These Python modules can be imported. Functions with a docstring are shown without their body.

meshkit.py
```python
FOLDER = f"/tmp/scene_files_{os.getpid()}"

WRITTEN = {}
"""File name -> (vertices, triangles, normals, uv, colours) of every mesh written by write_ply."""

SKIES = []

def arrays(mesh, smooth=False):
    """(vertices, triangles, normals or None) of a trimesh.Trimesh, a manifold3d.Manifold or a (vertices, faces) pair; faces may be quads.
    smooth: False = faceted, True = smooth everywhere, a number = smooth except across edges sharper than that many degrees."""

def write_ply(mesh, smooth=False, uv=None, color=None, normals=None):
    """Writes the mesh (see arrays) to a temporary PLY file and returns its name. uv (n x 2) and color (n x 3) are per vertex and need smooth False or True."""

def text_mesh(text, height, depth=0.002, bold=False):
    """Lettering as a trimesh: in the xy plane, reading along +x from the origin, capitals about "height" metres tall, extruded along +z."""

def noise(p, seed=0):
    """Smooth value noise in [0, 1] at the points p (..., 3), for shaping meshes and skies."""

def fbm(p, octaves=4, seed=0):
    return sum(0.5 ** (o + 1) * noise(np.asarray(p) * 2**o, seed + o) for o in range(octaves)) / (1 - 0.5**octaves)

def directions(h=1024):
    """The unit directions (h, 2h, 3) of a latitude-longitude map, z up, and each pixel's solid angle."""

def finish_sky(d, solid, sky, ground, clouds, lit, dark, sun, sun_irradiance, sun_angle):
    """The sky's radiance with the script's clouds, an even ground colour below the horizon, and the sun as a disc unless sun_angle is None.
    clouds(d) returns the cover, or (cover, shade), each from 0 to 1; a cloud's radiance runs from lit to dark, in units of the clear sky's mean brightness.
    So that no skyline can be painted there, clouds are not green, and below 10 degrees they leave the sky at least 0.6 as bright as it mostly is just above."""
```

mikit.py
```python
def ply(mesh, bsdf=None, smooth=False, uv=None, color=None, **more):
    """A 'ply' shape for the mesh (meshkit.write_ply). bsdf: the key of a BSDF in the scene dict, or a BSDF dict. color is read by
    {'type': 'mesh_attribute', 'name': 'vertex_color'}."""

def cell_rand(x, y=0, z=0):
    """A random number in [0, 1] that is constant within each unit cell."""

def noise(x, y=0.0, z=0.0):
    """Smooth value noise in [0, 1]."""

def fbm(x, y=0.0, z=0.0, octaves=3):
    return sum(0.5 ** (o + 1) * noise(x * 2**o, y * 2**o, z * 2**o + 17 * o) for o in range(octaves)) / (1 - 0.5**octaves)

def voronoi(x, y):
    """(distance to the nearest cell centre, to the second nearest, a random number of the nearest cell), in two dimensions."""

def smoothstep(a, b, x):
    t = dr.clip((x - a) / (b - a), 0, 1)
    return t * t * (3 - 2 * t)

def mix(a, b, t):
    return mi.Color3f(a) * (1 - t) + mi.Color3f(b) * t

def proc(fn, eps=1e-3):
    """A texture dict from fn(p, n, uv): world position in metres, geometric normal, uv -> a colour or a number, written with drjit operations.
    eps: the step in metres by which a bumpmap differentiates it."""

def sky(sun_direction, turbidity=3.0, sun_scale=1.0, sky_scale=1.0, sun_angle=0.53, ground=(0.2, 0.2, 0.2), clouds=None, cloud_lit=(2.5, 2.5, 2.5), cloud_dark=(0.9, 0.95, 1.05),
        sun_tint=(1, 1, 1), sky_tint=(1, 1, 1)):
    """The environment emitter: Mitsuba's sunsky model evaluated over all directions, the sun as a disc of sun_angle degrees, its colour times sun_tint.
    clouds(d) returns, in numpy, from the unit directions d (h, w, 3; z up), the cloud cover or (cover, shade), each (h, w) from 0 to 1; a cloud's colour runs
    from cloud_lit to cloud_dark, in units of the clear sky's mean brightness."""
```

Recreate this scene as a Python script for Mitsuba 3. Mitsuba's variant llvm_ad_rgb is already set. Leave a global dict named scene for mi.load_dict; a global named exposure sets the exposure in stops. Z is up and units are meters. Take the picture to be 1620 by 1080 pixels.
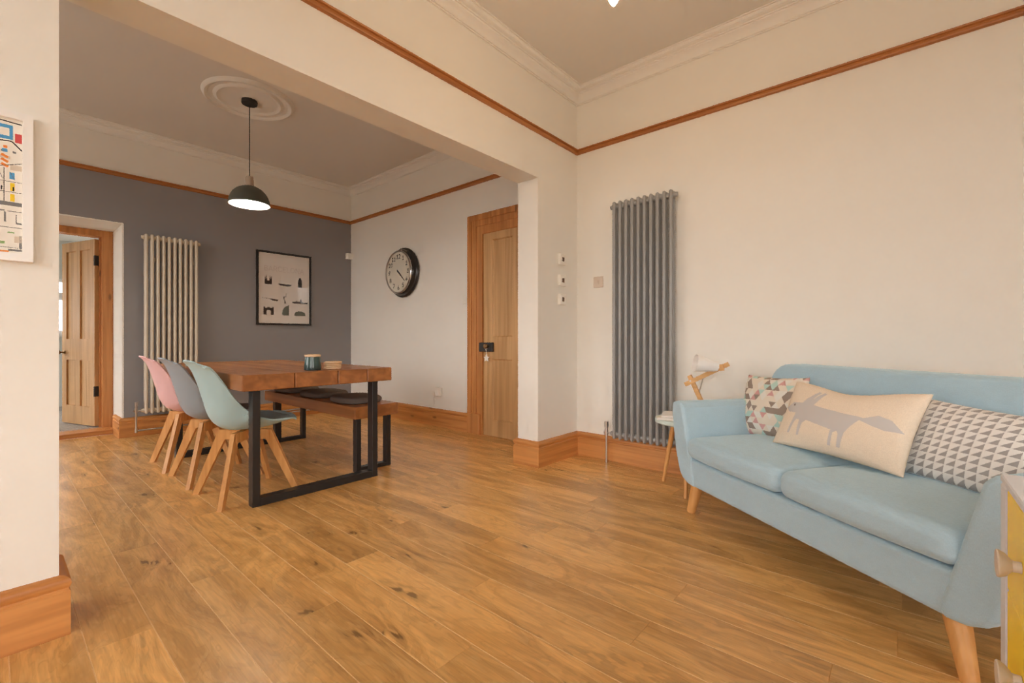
import math, random
import numpy as np, trimesh, manifold3d as m3, shapely.geometry as sg
import drjit as dr, mitsuba as mi
import mikit, meshkit
from scipy.interpolate import PchipInterpolator
from mikit import noise, fbm, voronoi, cell_rand, smoothstep, mix, proc

rng = np.random.default_rng(7)
T = mi.ScalarTransform4f
scene, labels = {}, {}

# ---------------------------------------------------------------- camera, sky, exposure
EYE_H, YAW, F_PX, HORIZON = 0.93, 0.7144, 714.22, 543.27
FWD = np.array([-math.sin(YAW), math.cos(YAW), 0.0])
exposure = 2.52
scene['camera'] = {'type': 'perspective', 'fov': 2 * math.degrees(math.atan(810 / F_PX)), 'fov_axis': 'x', 'near_clip': 0.02,
                   'principal_point_offset_y': (HORIZON - 540) / 1080,
                   'to_world': T().look_at(origin=[0, 0, EYE_H], target=[float(FWD[0]), float(FWD[1]), EYE_H], up=[0, 0, 1])}
SKY = 5.2
scene['sky'] = mikit.sky((0.3, -0.6, 0.7), sun_scale=0.0, sky_scale=SKY, ground=(0.30, 0.28, 0.25), clouds=lambda d: np.ones(d.shape[:2]),
                         cloud_lit=(2.15, 2.06, 1.98), cloud_dark=(1, 1, 1))
BULB_MAIN, BULB_DINING = (36.0, 23.5, 13.0), (22.0, 19.5, 15.5)

# ---------------------------------------------------------------- materials
def diffuse(name, c):
    scene[name] = {'type': 'twosided', 'b': {'type': 'diffuse', 'reflectance': {'type': 'rgb', 'value': list(c)}}}
def glossy(name, c, rough=0.4, metallic=0.0, spec=0.5, **k):
    base = c if isinstance(c, dict) else {'type': 'rgb', 'value': list(c)}
    scene[name] = {'type': 'twosided', 'b': {'type': 'principled', 'base_color': base, 'roughness': rough, 'metallic': metallic, 'specular': spec, **k}}

def wood_fn(axis, dark, light, along=1.6, across=38.0, knots=0.0, seed=0.0):
    other = [i for i in range(3) if i != axis]
    def fn(p, n, uv):
        l, a, b = p[axis], p[other[0]], p[other[1]]
        w = fbm(l * along * 0.7 + seed, a * 9, b * 9 + seed, 2)
        g = fbm(l * along + seed, a * across + w * 3, b * across + seed, 3)
        t = smoothstep(0.25, 0.75, g * 0.7 + w * 0.3)
        c = mix(dark, light, t)
        if knots > 0:
            d, _, r = voronoi(l * 2.6 + seed, (a + b) * 8.0)
            c = mix(c, mi.Color3f(dark) * 0.45, smoothstep(0.13, 0.03, d) * (r < knots) * 0.8)
        return c
    return fn

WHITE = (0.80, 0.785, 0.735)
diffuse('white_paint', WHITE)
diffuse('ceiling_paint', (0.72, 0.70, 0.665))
diffuse('cornice_paint', (0.79, 0.775, 0.74))
diffuse('grey_paint', (0.275, 0.27, 0.278))
glossy('pine_x', proc(wood_fn(0, (0.43, 0.168, 0.044), (0.60, 0.275, 0.085), knots=0.25)), 0.38)
glossy('pine_y', proc(wood_fn(1, (0.43, 0.168, 0.044), (0.60, 0.275, 0.085), knots=0.25, seed=3.1)), 0.38)
glossy('pine_z', proc(wood_fn(2, (0.40, 0.155, 0.040), (0.56, 0.25, 0.078), knots=0.2, seed=5.7)), 0.38)
glossy('rail_x', proc(wood_fn(0, (0.33, 0.118, 0.030), (0.44, 0.175, 0.050), seed=9.0)), 0.38)
glossy('rail_y', proc(wood_fn(1, (0.33, 0.118, 0.030), (0.44, 0.175, 0.050), seed=9.5)), 0.38)
glossy('oak_door', proc(wood_fn(2, (0.44, 0.24, 0.092), (0.60, 0.365, 0.165), seed=1.3)), 0.42)
glossy('table_wood', proc(wood_fn(0, (0.25, 0.095, 0.030), (0.385, 0.160, 0.052), along=1.2, across=26, seed=8.2)), 0.30)
glossy('beech', proc(wood_fn(2, (0.55, 0.25, 0.072), (0.68, 0.36, 0.125), along=2.2, across=50, seed=2.2)), 0.42)
glossy('beech_x', proc(wood_fn(0, (0.55, 0.30, 0.11), (0.68, 0.41, 0.18), along=4, across=60, seed=4.2)), 0.42)
glossy('black_steel', (0.022, 0.021, 0.022), 0.36)
glossy('chrome', (0.58, 0.57, 0.56), 0.14, 1.0)
glossy('brushed_steel', (0.60, 0.58, 0.55), 0.35, 1.0)
glossy('cream_enamel', (0.60, 0.54, 0.44), 0.32)
glossy('grey_enamel', (0.27, 0.275, 0.275), 0.30)
glossy('white_plastic', (0.78, 0.76, 0.70), 0.35)
glossy('white_gloss', (0.80, 0.79, 0.77), 0.25)
glossy('dark_plastic', (0.03, 0.028, 0.026), 0.3)
glossy('display_brown', (0.10, 0.06, 0.04), 0.25)
glossy('black_gloss', (0.018, 0.017, 0.017), 0.18)
diffuse('paper_white', (0.76, 0.72, 0.68))
diffuse('paper_cream', (0.80, 0.77, 0.70))
diffuse('ink_dark', (0.035, 0.03, 0.032))
diffuse('ink_green', (0.10, 0.115, 0.085))
diffuse('ink_pale', (0.65, 0.59, 0.55))
diffuse('ink_blue', (0.10, 0.33, 0.60)); diffuse('ink_red', (0.58, 0.10, 0.10)); diffuse('ink_yellow', (0.80, 0.58, 0.05))
diffuse('ink_orange', (0.75, 0.25, 0.07)); diffuse('ink_grey', (0.20, 0.20, 0.20)); diffuse('ink_leaf', (0.28, 0.42, 0.20)); diffuse('ink_buff', (0.62, 0.54, 0.44))
diffuse('clock_face', (0.70, 0.67, 0.58))
glossy('shell_pink', (0.70, 0.44, 0.45), 0.42); glossy('shell_grey', (0.27, 0.31, 0.345), 0.42); glossy('shell_teal', (0.37, 0.53, 0.55), 0.42)
glossy('pad_pink', (0.62, 0.38, 0.39), 0.55); glossy('pad_grey', (0.20, 0.225, 0.245), 0.55); glossy('pad_teal', (0.25, 0.33, 0.34), 0.55)
glossy('lamp_green', (0.065, 0.072, 0.058), 0.40)
diffuse('lamp_inside', (0.90, 0.89, 0.86))
glossy('concrete_cap', (0.42, 0.34, 0.27), 0.6)
glossy('cord_black', (0.02, 0.018, 0.016), 0.5)
glossy('brass_aged', (0.30, 0.20, 0.10), 0.35, 1.0)
glossy('mint_paint', (0.56, 0.68, 0.65), 0.4)
glossy('yellow_paint', (0.80, 0.58, 0.03), 0.4)
glossy('chest_white', (0.56, 0.575, 0.60), 0.4)
glossy('knob_wood', (0.50, 0.43, 0.35), 0.45)
glossy('lock_black', (0.03, 0.028, 0.027), 0.42)
diffuse('bench_felt', (0.17, 0.142, 0.125))
scene['pane'] = {'type': 'thindielectric', 'int_ior': 1.5}

def weave_fn(base, depth=0.10, s=900.0):
    def fn(p, n, uv):
        a = noise(p.x * s * 0.28, p.y * s * 0.28, p.z * s) * 0.5 + noise(p.x * s, p.y * s, p.z * s * 0.22) * 0.5
        m = fbm(p.x * 60, p.y * 60, p.z * 60, 2)
        return mi.Color3f(base) * (1.0 - depth + 2 * depth * (a * 0.75 + m * 0.25))
    return fn
scene['sofa_fabric'] = {'type': 'twosided', 'b': {'type': 'principled', 'base_color': proc(weave_fn((0.40, 0.555, 0.65), 0.10)), 'roughness': 0.9, 'specular': 0.2, 'sheen': 0.3}}

def tri_cushion_fn(p, n, uv):                     # grey right-angled triangles on white
    x, y = uv.x * 16, uv.y * 11
    fx, fy = x - dr.floor(x), y - dr.floor(y)
    m = 0.07
    g = (fy > m) & (fx < 1 - m) & (fx > m) & (fx - fy > 0.0)
    return dr.select(g, mi.Color3f(0.37, 0.355, 0.35), mi.Color3f(0.80, 0.785, 0.76))
diffuse('tri_cushion', (1, 1, 1)); scene['tri_cushion']['b']['reflectance'] = proc(tri_cushion_fn)
def harlequin_fn(p, n, uv):                       # scattered triangles in pink, mint and taupe
    y = uv.y * 10.5
    r = dr.floor(y); fy = y - r
    x = uv.x * 8.4 + 0.5 * (r - 2 * dr.floor(r * 0.5))
    i = dr.floor(x); fx = x - i
    up = dr.abs(fx - 0.5) * 2 < 1 - fy
    k = cell_rand(i * 2 + dr.select(up, 0.0, dr.select(fx < 0.5, 1.0, 3.0)), r, 4)
    c = mi.Color3f(0.74, 0.67, 0.57)
    c = dr.select(k > 0.40, mi.Color3f(0.74, 0.72, 0.66), c)
    c = dr.select(k > 0.56, mi.Color3f(0.62, 0.36, 0.34), c)
    c = dr.select(k > 0.70, mi.Color3f(0.47, 0.64, 0.58), c)
    c = dr.select(k > 0.82, mi.Color3f(0.32, 0.26, 0.22), c)
    return c
diffuse('harlequin', (1, 1, 1)); scene['harlequin']['b']['reflectance'] = proc(harlequin_fn)
def in_poly(x, y, pts):
    inside = mi.Bool(False)
    for (x0, y0), (x1, y1) in zip(pts, pts[1:] + pts[:1]):
        if y0 == y1: continue
        inside ^= ((y0 > y) != (y1 > y)) & (x < (x1 - x0) * (y - y0) / (y1 - y0) + x0)
    return inside
BEAST = [(.035, .56), (.10, .64), (.20, .655), (.225, .72), (.30, .87), (.325, .87), (.275, .72), (.345, .88), (.37, .87), (.315, .66), (.50, .645), (.68, .60), (.72, .585),
         (.80, .635), (.88, .60), (.955, .49), (.86, .475), (.78, .505), (.70, .555), (.655, .46), (.625, .37), (.61, .17), (.585, .17), (.585, .34), (.57, .375), (.545, .34), (.54, .17), (.515, .17),
         (.525, .38), (.42, .405), (.30, .43), (.27, .38), (.26, .21), (.24, .21), (.235, .41), (.205, .42), (.185, .36), (.165, .22), (.145, .22), (.165, .42), (.17, .50), (.08, .505)]
def beast_fn(p, n, uv):                           # a long grey four-legged animal printed on cream linen
    x, y = (uv.x - 0.012) / 1.03 + 0.012, (uv.y - 0.50) / 1.12 + 0.52
    c = mi.Color3f(0.80, 0.69, 0.56) * (0.95 + 0.1 * noise(x * 260, y * 140))
    c = dr.select(in_poly(x, y, BEAST), mi.Color3f(0.58, 0.55, 0.53), c)
    return dr.select(dr.square((x - .125) * 2.0) + dr.square(y - .605) < 0.00022, mi.Color3f(0.12, 0.09, 0.08), c)
diffuse('beast_print', (1, 1, 1)); scene['beast_print']['b']['reflectance'] = proc(beast_fn)
diffuse('linen_plain', (0.80, 0.69, 0.56))
def jar_fn(p, n, uv):
    t = smoothstep(0.745, 0.80, p.z + 0.012 * noise(p.x * 90, p.y * 90, p.z * 25))
    return mix((0.009, 0.026, 0.026), (0.030, 0.078, 0.072), t)
glossy('jar_glaze', proc(jar_fn), 0.10, clearcoat=1.0)
glossy('pale_wood', (0.70, 0.50, 0.31), 0.5)

PLANK_W, PLANK_L, ROW0 = 0.155, 1.286, 0.033
ROW_OFF = {8: -0.63, 10: -0.62, 11: -1.30, 13: -1.29}
def row_offset(r):
    return ROW_OFF[r] if r in ROW_OFF else (0.413 * r * PLANK_L + 0.21) % PLANK_L
def floor_fn(p, n, uv):
    r = dr.floor((p.y - ROW0) / PLANK_W)
    off = dr.select(r == 8, -0.63, dr.select(r == 10, -0.62, dr.select(r == 11, -1.30, dr.select(r == 13, -1.29, 0.413 * r * PLANK_L + 0.21))))
    k = dr.floor((p.x - off) / PLANK_L)
    s, s2 = cell_rand(r, k, 1), cell_rand(r, k, 2)
    x, y = p.x + s * 40, p.y + s2 * 20
    warp = fbm(x * 2.0, y * 6, 0.0, 2)
    swirl = fbm(x * 4 + warp * 4, y * 22 + warp * 6, 0.0, 3)
    fine = fbm(x * 14, y * 240, 0.0, 2)
    mott = fbm(x * 22 + swirl * 4, y * 60, 3.0, 2)
    rings = dr.abs(dr.sin((warp * 7 + swirl * 5) * 3.1416))
    c = mix((0.52, 0.275, 0.085), (0.66, 0.375, 0.13), smoothstep(0.25, 0.75, swirl))
    c = mix(c, (0.70, 0.44, 0.19), smoothstep(0.55, 0.8, mott) * 0.30)
    c = mix(c, (0.36, 0.185, 0.06), smoothstep(0.90, 1.0, rings) * 0.18)
    stain = smoothstep(0.56, 0.80, fbm(x * 1.5 + 9 + warp, y * 8 + warp * 3, 5.0, 3))
    c = mix(c, (0.27, 0.135, 0.045), stain * (0.10 + 0.34 * smoothstep(0.40, 0.62, mott)))
    c = c * (0.90 + 0.20 * fine) * (0.86 + 0.28 * s)
    d, _, kr = voronoi(x * 2.6 + 0.5 * swirl, y * 7.0 + 1.2 * swirl)
    dark = dr.select(kr < 0.10, 1.0, 0.0)
    c = mix(c, (0.22, 0.105, 0.035), smoothstep(0.40, 0.05, d + 0.5 * (mott - 0.45)) * dark * 0.30)
    c = mix(c, (0.09, 0.045, 0.018), smoothstep(0.09, 0.03, d + 0.10 * (mott - 0.5)) * dark * 0.6)
    streak = smoothstep(0.62, 0.80, fbm(x * 2.5 + 3, y * 70, 8.0, 2)) * smoothstep(0.45, 0.7, fbm(x * 1.3, y * 5, 11.0, 2))
    c = mix(c, (0.33, 0.17, 0.056), streak * 0.30)
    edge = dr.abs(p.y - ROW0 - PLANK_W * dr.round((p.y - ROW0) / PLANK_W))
    return mix(c, (0.78, 0.54, 0.29), smoothstep(0.0022, 0.0010, edge) * 0.65)  # pale bevel core along plank sides, its reflected light painted into the colour
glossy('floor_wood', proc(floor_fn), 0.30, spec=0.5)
def tile_fn(p, n, uv):
    k = cell_rand(p.x / 0.2, p.y / 0.2, 3)
    s = dr.abs(dr.sin((p.x * (2 * (k > 0.5) - 1.0) + p.y) * 60))
    return mix((0.60, 0.58, 0.54), (0.40, 0.38, 0.36), smoothstep(0.55, 0.8, s))
diffuse('tile', (1, 1, 1)); scene['tile']['b']['reflectance'] = proc(tile_fn)
diffuse('kitchen_paint', (0.68, 0.69, 0.65))
diffuse('grout', (0.35, 0.33, 0.31))
scene['outside_ground'] = {'type': 'twosided', 'b': {'type': 'diffuse', 'reflectance': {'type': 'rgb', 'value': [0.3, 0.28, 0.24]}}}

# ---------------------------------------------------------------- mesh helpers
def put(key, mesh, mat, smooth=False, label=None, cat=None, group=None, kind=None, uv=None, to_world=None, **more):
    k, i = key, 0
    while k in scene:
        i += 1; k = f'{key}_{i:03d}'
    if to_world is not None and not isinstance(to_world, T):
        to_world = T(np.asarray(to_world, float).tolist())
    scene[k] = mikit.ply(mesh, mat, smooth=smooth, uv=uv, **({'to_world': to_world} if to_world is not None else {}), **more)
    L = {a: b for a, b in (('label', label), ('category', cat), ('group', group), ('kind', kind)) if b}
    if L: labels[k] = L
    return k
def thing(key, label, cat, group=None):
    k, i = key, 0
    while k in labels or any(s.startswith(k + '__') for s in scene):
        i += 1; k = f'{key}_{i:03d}'
    labels[k] = {'label': label, 'category': cat, **({'group': group} if group else {})}
    return k
def struct(key, mesh, mat, smooth=False, label=None):
    return put(key, mesh, mat, smooth, kind='structure', label=label)
def cat(*ms): return trimesh.util.concatenate([m for m in ms])
def box(x0, x1, y0, y1, z0, z1, c=0.0):
    if c <= 0:
        m = trimesh.creation.box((x1 - x0, y1 - y0, z1 - z0)); m.apply_translation(((x0 + x1) / 2, (y0 + y1) / 2, (z0 + z1) / 2)); return m
    pts = []
    for ax in range(3):
        for sx in (0, 1):
            for sy in (0, 1):
                for sz in (0, 1):
                    q = [(x0, x1)[sx], (y0, y1)[sy], (z0, z1)[sz]]
                    for o in range(3):
                        if o != ax: q[o] += c * (1 - 2 * (sx, sy, sz)[o])
                    pts.append(q)
    return trimesh.convex.convex_hull(np.array(pts))
def hull(pts): return trimesh.convex.convex_hull(np.asarray(pts, float))
def sphere_hull(centres, r, n=20):
    cs = [(c, r) if np.isscalar(r) else (c, rr) for c, rr in zip(centres, [r] * len(centres) if np.isscalar(r) else r)]
    s = trimesh.creation.icosphere(2).vertices
    return hull(np.vstack([s * rr + np.asarray(c) for c, rr in cs]))
def tube(p0, p1, r0, r1=None, n=20):
    p0, p1 = np.asarray(p0, float), np.asarray(p1, float); r1 = r0 if r1 is None else r1
    z = (p1 - p0) / np.linalg.norm(p1 - p0); x = np.cross(z, [0, 0, 1] if abs(z[2]) < .9 else [1, 0, 0]); x /= np.linalg.norm(x); y = np.cross(z, x)
    a = np.arange(n) * 2 * np.pi / n; ring = np.cos(a)[:, None] * x + np.sin(a)[:, None] * y
    return hull(np.vstack([p0 + ring * r0, p1 + ring * r1]))
def lathe(prof, n=48):
    return trimesh.creation.revolve(np.array(prof, float), sections=n)
def sweep(path, r, n=10):
    path = np.asarray(path, float); V, Fc = [], []
    for i, p in enumerate(path):
        t = path[min(i + 1, len(path) - 1)] - path[max(i - 1, 0)]; t /= np.linalg.norm(t)
        x = np.cross(t, [0.13, 0.21, 1.0] if abs(t[2]) < .95 else [1, 0.1, 0]); x /= np.linalg.norm(x); y = np.cross(t, x)
        a = np.arange(n) * 2 * np.pi / n
        V.append(p + r * (np.cos(a)[:, None] * x + np.sin(a)[:, None] * y))
    for i in range(len(path) - 1):
        for k in range(n):
            a, b, c, d = i * n + k, i * n + (k + 1) % n, (i + 1) * n + (k + 1) % n, (i + 1) * n + k
            Fc += [[a, b, c], [a, c, d]]
    e0, e1 = [list(range(n))[::-1], [(len(path) - 1) * n + k for k in range(n)]]
    for e in (e0, e1):
        for k in range(1, n - 1): Fc.append([e[0], e[k], e[k + 1]])
    m = trimesh.Trimesh(np.vstack(V), Fc, process=False); m.fix_normals(); return m
def moulding(path, prof, side=1, closed=False):
    """profile (distance from the wall, height) swept along a plan path with mitred corners; side: the room lies to the left (+1) or right (-1)"""
    P = np.asarray(path, float); N = len(P); V, Fc = [], []; m = len(prof)
    def nrm(a, b):
        t = (b - a) / np.linalg.norm(b - a); return side * np.array([-t[1], t[0]])
    for i in range(N):
        a = nrm(P[i - 1], P[i]) if (i > 0 or closed) else None
        b = nrm(P[i], P[(i + 1) % N]) if (i < N - 1 or closed) else None
        w = a if b is None else b if a is None else (a + b) / (1 + a @ b)
        V += [[P[i, 0] + d * w[0], P[i, 1] + d * w[1], z] for d, z in prof]
    for i in range(N if closed else N - 1):
        j = (i + 1) % N
        for k in range(m):
            l = (k + 1) % m
            Fc += [[i * m + k, j * m + k, j * m + l], [i * m + k, j * m + l, i * m + l]]
    if not closed:
        tri = trimesh.creation.triangulate_polygon(sg.Polygon(prof), engine='earcut')
        for e in (0, (N - 1) * m):
            idx = [int(np.argmin(((np.array(prof) - v) ** 2).sum(1))) for v in tri[0]]
            Fc += [[e + idx[q] for q in f] for f in tri[1]]
    out = trimesh.Trimesh(V, Fc, process=True); out.fix_normals(); return out
def boards(key, path, prof, side, mats=('pine_x', 'pine_y'), skip=()):
    """the same moulding as separate boards, one per straight run, mitred where they meet; grain follows the run"""
    P = np.asarray(path, float)
    def nrm(a, b):
        t = (b - a) / np.linalg.norm(b - a); return side * np.array([-t[1], t[0]])
    W = []
    for i in range(len(P)):
        a = nrm(P[i - 1], P[i]) if i else None; b = nrm(P[i], P[i + 1]) if i < len(P) - 1 else None
        W.append(a if b is None else b if a is None else (a + b) / (1 + a @ b))
    m = len(prof); tri = trimesh.creation.triangulate_polygon(sg.Polygon(prof), engine='earcut')
    idx = [int(np.argmin(((np.array(prof) - v) ** 2).sum(1))) for v in tri[0]]
    for i in range(len(P) - 1):
        if i in skip: continue
        V = [[P[q, 0] + d * W[q][0], P[q, 1] + d * W[q][1], z] for q in (i, i + 1) for d, z in prof]; Fc = []
        for k in range(m):
            l = (k + 1) % m; Fc += [[k, m + k, m + l], [k, m + l, l]]
        for e in (0, m): Fc += [[e + idx[q] for q in f] for f in tri[1]]
        o = trimesh.Trimesh(V, Fc, process=True); o.fix_normals()
        name = key[i] if isinstance(key, (list, tuple)) else key
        put(name, o, mats[int(abs(P[i + 1, 1] - P[i, 1]) > abs(P[i + 1, 0] - P[i, 0]))], 35, kind='structure')
def extrude(pts, depth, axis='z', holes=()):
    m = trimesh.creation.extrude_polygon(sg.Polygon(pts, holes), depth, engine='earcut')
    return m
def mat4(R=None, t=(0, 0, 0)):
    M = np.eye(4)
    if R is not None: M[:3, :3] = R
    M[:3, 3] = t; return M
def moved(m, M):
    m = m.copy(); m.apply_transform(M); return m
def rotz(a):
    c, s = math.cos(a), math.sin(a); return np.array([[c, -s, 0], [s, c, 0], [0, 0, 1.0]])
def grid_shell(outer, inner):
    """a closed thin sheet from two (n, m, 3) grids"""
    n, m = outer.shape[:2]; V = np.vstack([outer.reshape(-1, 3), inner.reshape(-1, 3)]); o = n * m; Fc = []
    for i in range(n - 1):
        for j in range(m - 1):
            a, b, c, d = i * m + j, i * m + j + 1, (i + 1) * m + j + 1, (i + 1) * m + j
            Fc += [[a, b, c], [a, c, d], [o + a, o + c, o + b], [o + a, o + d, o + c]]
    rim = [(0, j) for j in range(m)] + [(i, m - 1) for i in range(1, n)] + [(n - 1, j) for j in range(m - 2, -1, -1)] + [(i, 0) for i in range(n - 2, 0, -1)]
    ids = [i * m + j for i, j in rim]
    for a, b in zip(ids, ids[1:] + ids[:1]): Fc += [[a, o + a, o + b], [a, o + b, b]]
    t = trimesh.Trimesh(V, Fc, process=False); t.fix_normals(); return t
def round_box(l, w, h, r, n=(22, 22, 10)):
    """box centred on the origin with edges rounded by r, finely divided so it can be deformed"""
    faces, V = [], []
    for ax in range(3):
        o = [i for i in range(3) if i != ax]
        for s in (-1, 1):
            na, nb = n[o[0]], n[o[1]]
            ga, gb = np.meshgrid(np.linspace(-1, 1, na + 1), np.linspace(-1, 1, nb + 1), indexing='ij')
            q = np.zeros((na + 1, nb + 1, 3)); q[..., ax] = s; q[..., o[0]] = ga; q[..., o[1]] = gb
            base = sum(len(v) for v in V); V.append(q.reshape(-1, 3))
            for i in range(na):
                for j in range(nb):
                    a, b, c, d = base + i * (nb + 1) + j, base + i * (nb + 1) + j + 1, base + (i + 1) * (nb + 1) + j + 1, base + (i + 1) * (nb + 1) + j
                    faces += [[a, b, c], [a, c, d]]
    P = np.vstack(V); half = np.array([l, w, h]) / 2; P = np.sign(P) * np.abs(P) ** 0.85 * half
    inner = np.clip(P, -(half - r), half - r); d = P - inner; ln = np.linalg.norm(d, axis=1, keepdims=True)
    P = np.where(ln > 1e-9, inner + d / np.maximum(ln, 1e-9) * np.minimum(r, ln * 1.0 if False else r), P)
    m = trimesh.Trimesh(P, faces, process=False); m.merge_vertices(); m.fix_normals(); return m

# ---------------------------------------------------------------- room shell
XP, XQ, YB, XG, YD = -2.013, -2.2035, 3.13, -5.583, 3.15      # partition front and back, back wall, grey wall, clock wall
YL, YR, ZH = 0.1396, 2.6103, 2.11                             # opening in the partition
XE, YF, ZC = 2.4, -1.9, 2.93                                  # right-hand wall, window facade, ceiling
R0, R1, RD0, RD1 = 2.428, 2.466, 2.463, 2.500                 # picture rails
KX0, KX1 = -8.5, -6.083                                       # kitchen

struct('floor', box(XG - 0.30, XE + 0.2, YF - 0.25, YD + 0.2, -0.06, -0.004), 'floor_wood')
mid = np.array([0.0])
def project(P):
    P = np.asarray(P, float) - [0, 0, EYE_H]; d = P @ FWD
    return 810 + F_PX * (P @ np.array([math.cos(YAW), math.sin(YAW), 0])) / d, HORIZON - F_PX * P[2] / d, d
def plank_in_frame(x0, x1, y0, y1):
    for x in np.linspace(x0, x1, 7):
        for y in (y0, (y0 + y1) / 2, y1):
            u, v, d = project((x, y, 0))
            if d > 0.3 and -30 < u < 1650 and v < 1110 and not (x < XQ and y < 0.1): return True
    return False
for r in range(-12, 21):
    y0, y1 = ROW0 + r * PLANK_W, ROW0 + (r + 1) * PLANK_W
    for k in range(-6, 4):
        x0 = row_offset(r) + k * PLANK_L; x1 = x0 + PLANK_L
        a0, a1, b0, b1 = max(x0, XG - 0.30), min(x1, XE), max(y0, YF), min(y1, YD + 0.12)
        if a1 - a0 < 0.02 or b1 - b0 < 0.01 or not plank_in_frame(a0, a1, b0, b1): continue
        e = 0.0002; c = 0.0010
        a0, a1, b0, b1 = a0 + e, a1 - e, b0 + e, b1 - e
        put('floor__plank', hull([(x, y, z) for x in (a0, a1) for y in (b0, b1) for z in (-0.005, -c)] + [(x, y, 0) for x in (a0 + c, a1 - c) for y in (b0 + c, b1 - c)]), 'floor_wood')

struct('wall_back', box(XP - 0.05, XE, YB, YB + 0.2, 0, ZC + 0.1), 'white_paint')
struct('wall_partition', cat(box(XQ, XP, YF, YL, 0, ZC + 0.1), box(XQ, XP, YL, YR, ZH, ZC + 0.1), box(XQ, XP, YR, YB, 0, ZC + 0.1)), 'white_paint')
WR = (-1.45, 0.35, 0.55, 2.55)
struct('wall_right', cat(box(XE, XE + 0.2, YF, WR[0], 0, ZC + 0.1), box(XE, XE + 0.2, WR[1], YB + 0.2, 0, ZC + 0.1), box(XE, XE + 0.2, WR[0], WR[1], 0, WR[2]), box(XE, XE + 0.2, WR[0], WR[1], WR[3], ZC + 0.1)), 'white_paint')
rb = [box(XE + 0.08, XE + 0.14, y, y + 0.06, WR[2], WR[3]) for y in (WR[0], -0.58, WR[1] - 0.06)] + [box(XE + 0.08, XE + 0.14, WR[0], WR[1], z, z + 0.06) for z in (WR[2], 1.76, WR[3] - 0.06)]
struct('window_5', cat(*rb), 'white_gloss')
put('window_5__sill', box(XE - 0.08, XE + 0.08, WR[0] - 0.05, WR[1] + 0.05, WR[2] - 0.04, WR[2]), 'white_gloss')
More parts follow.
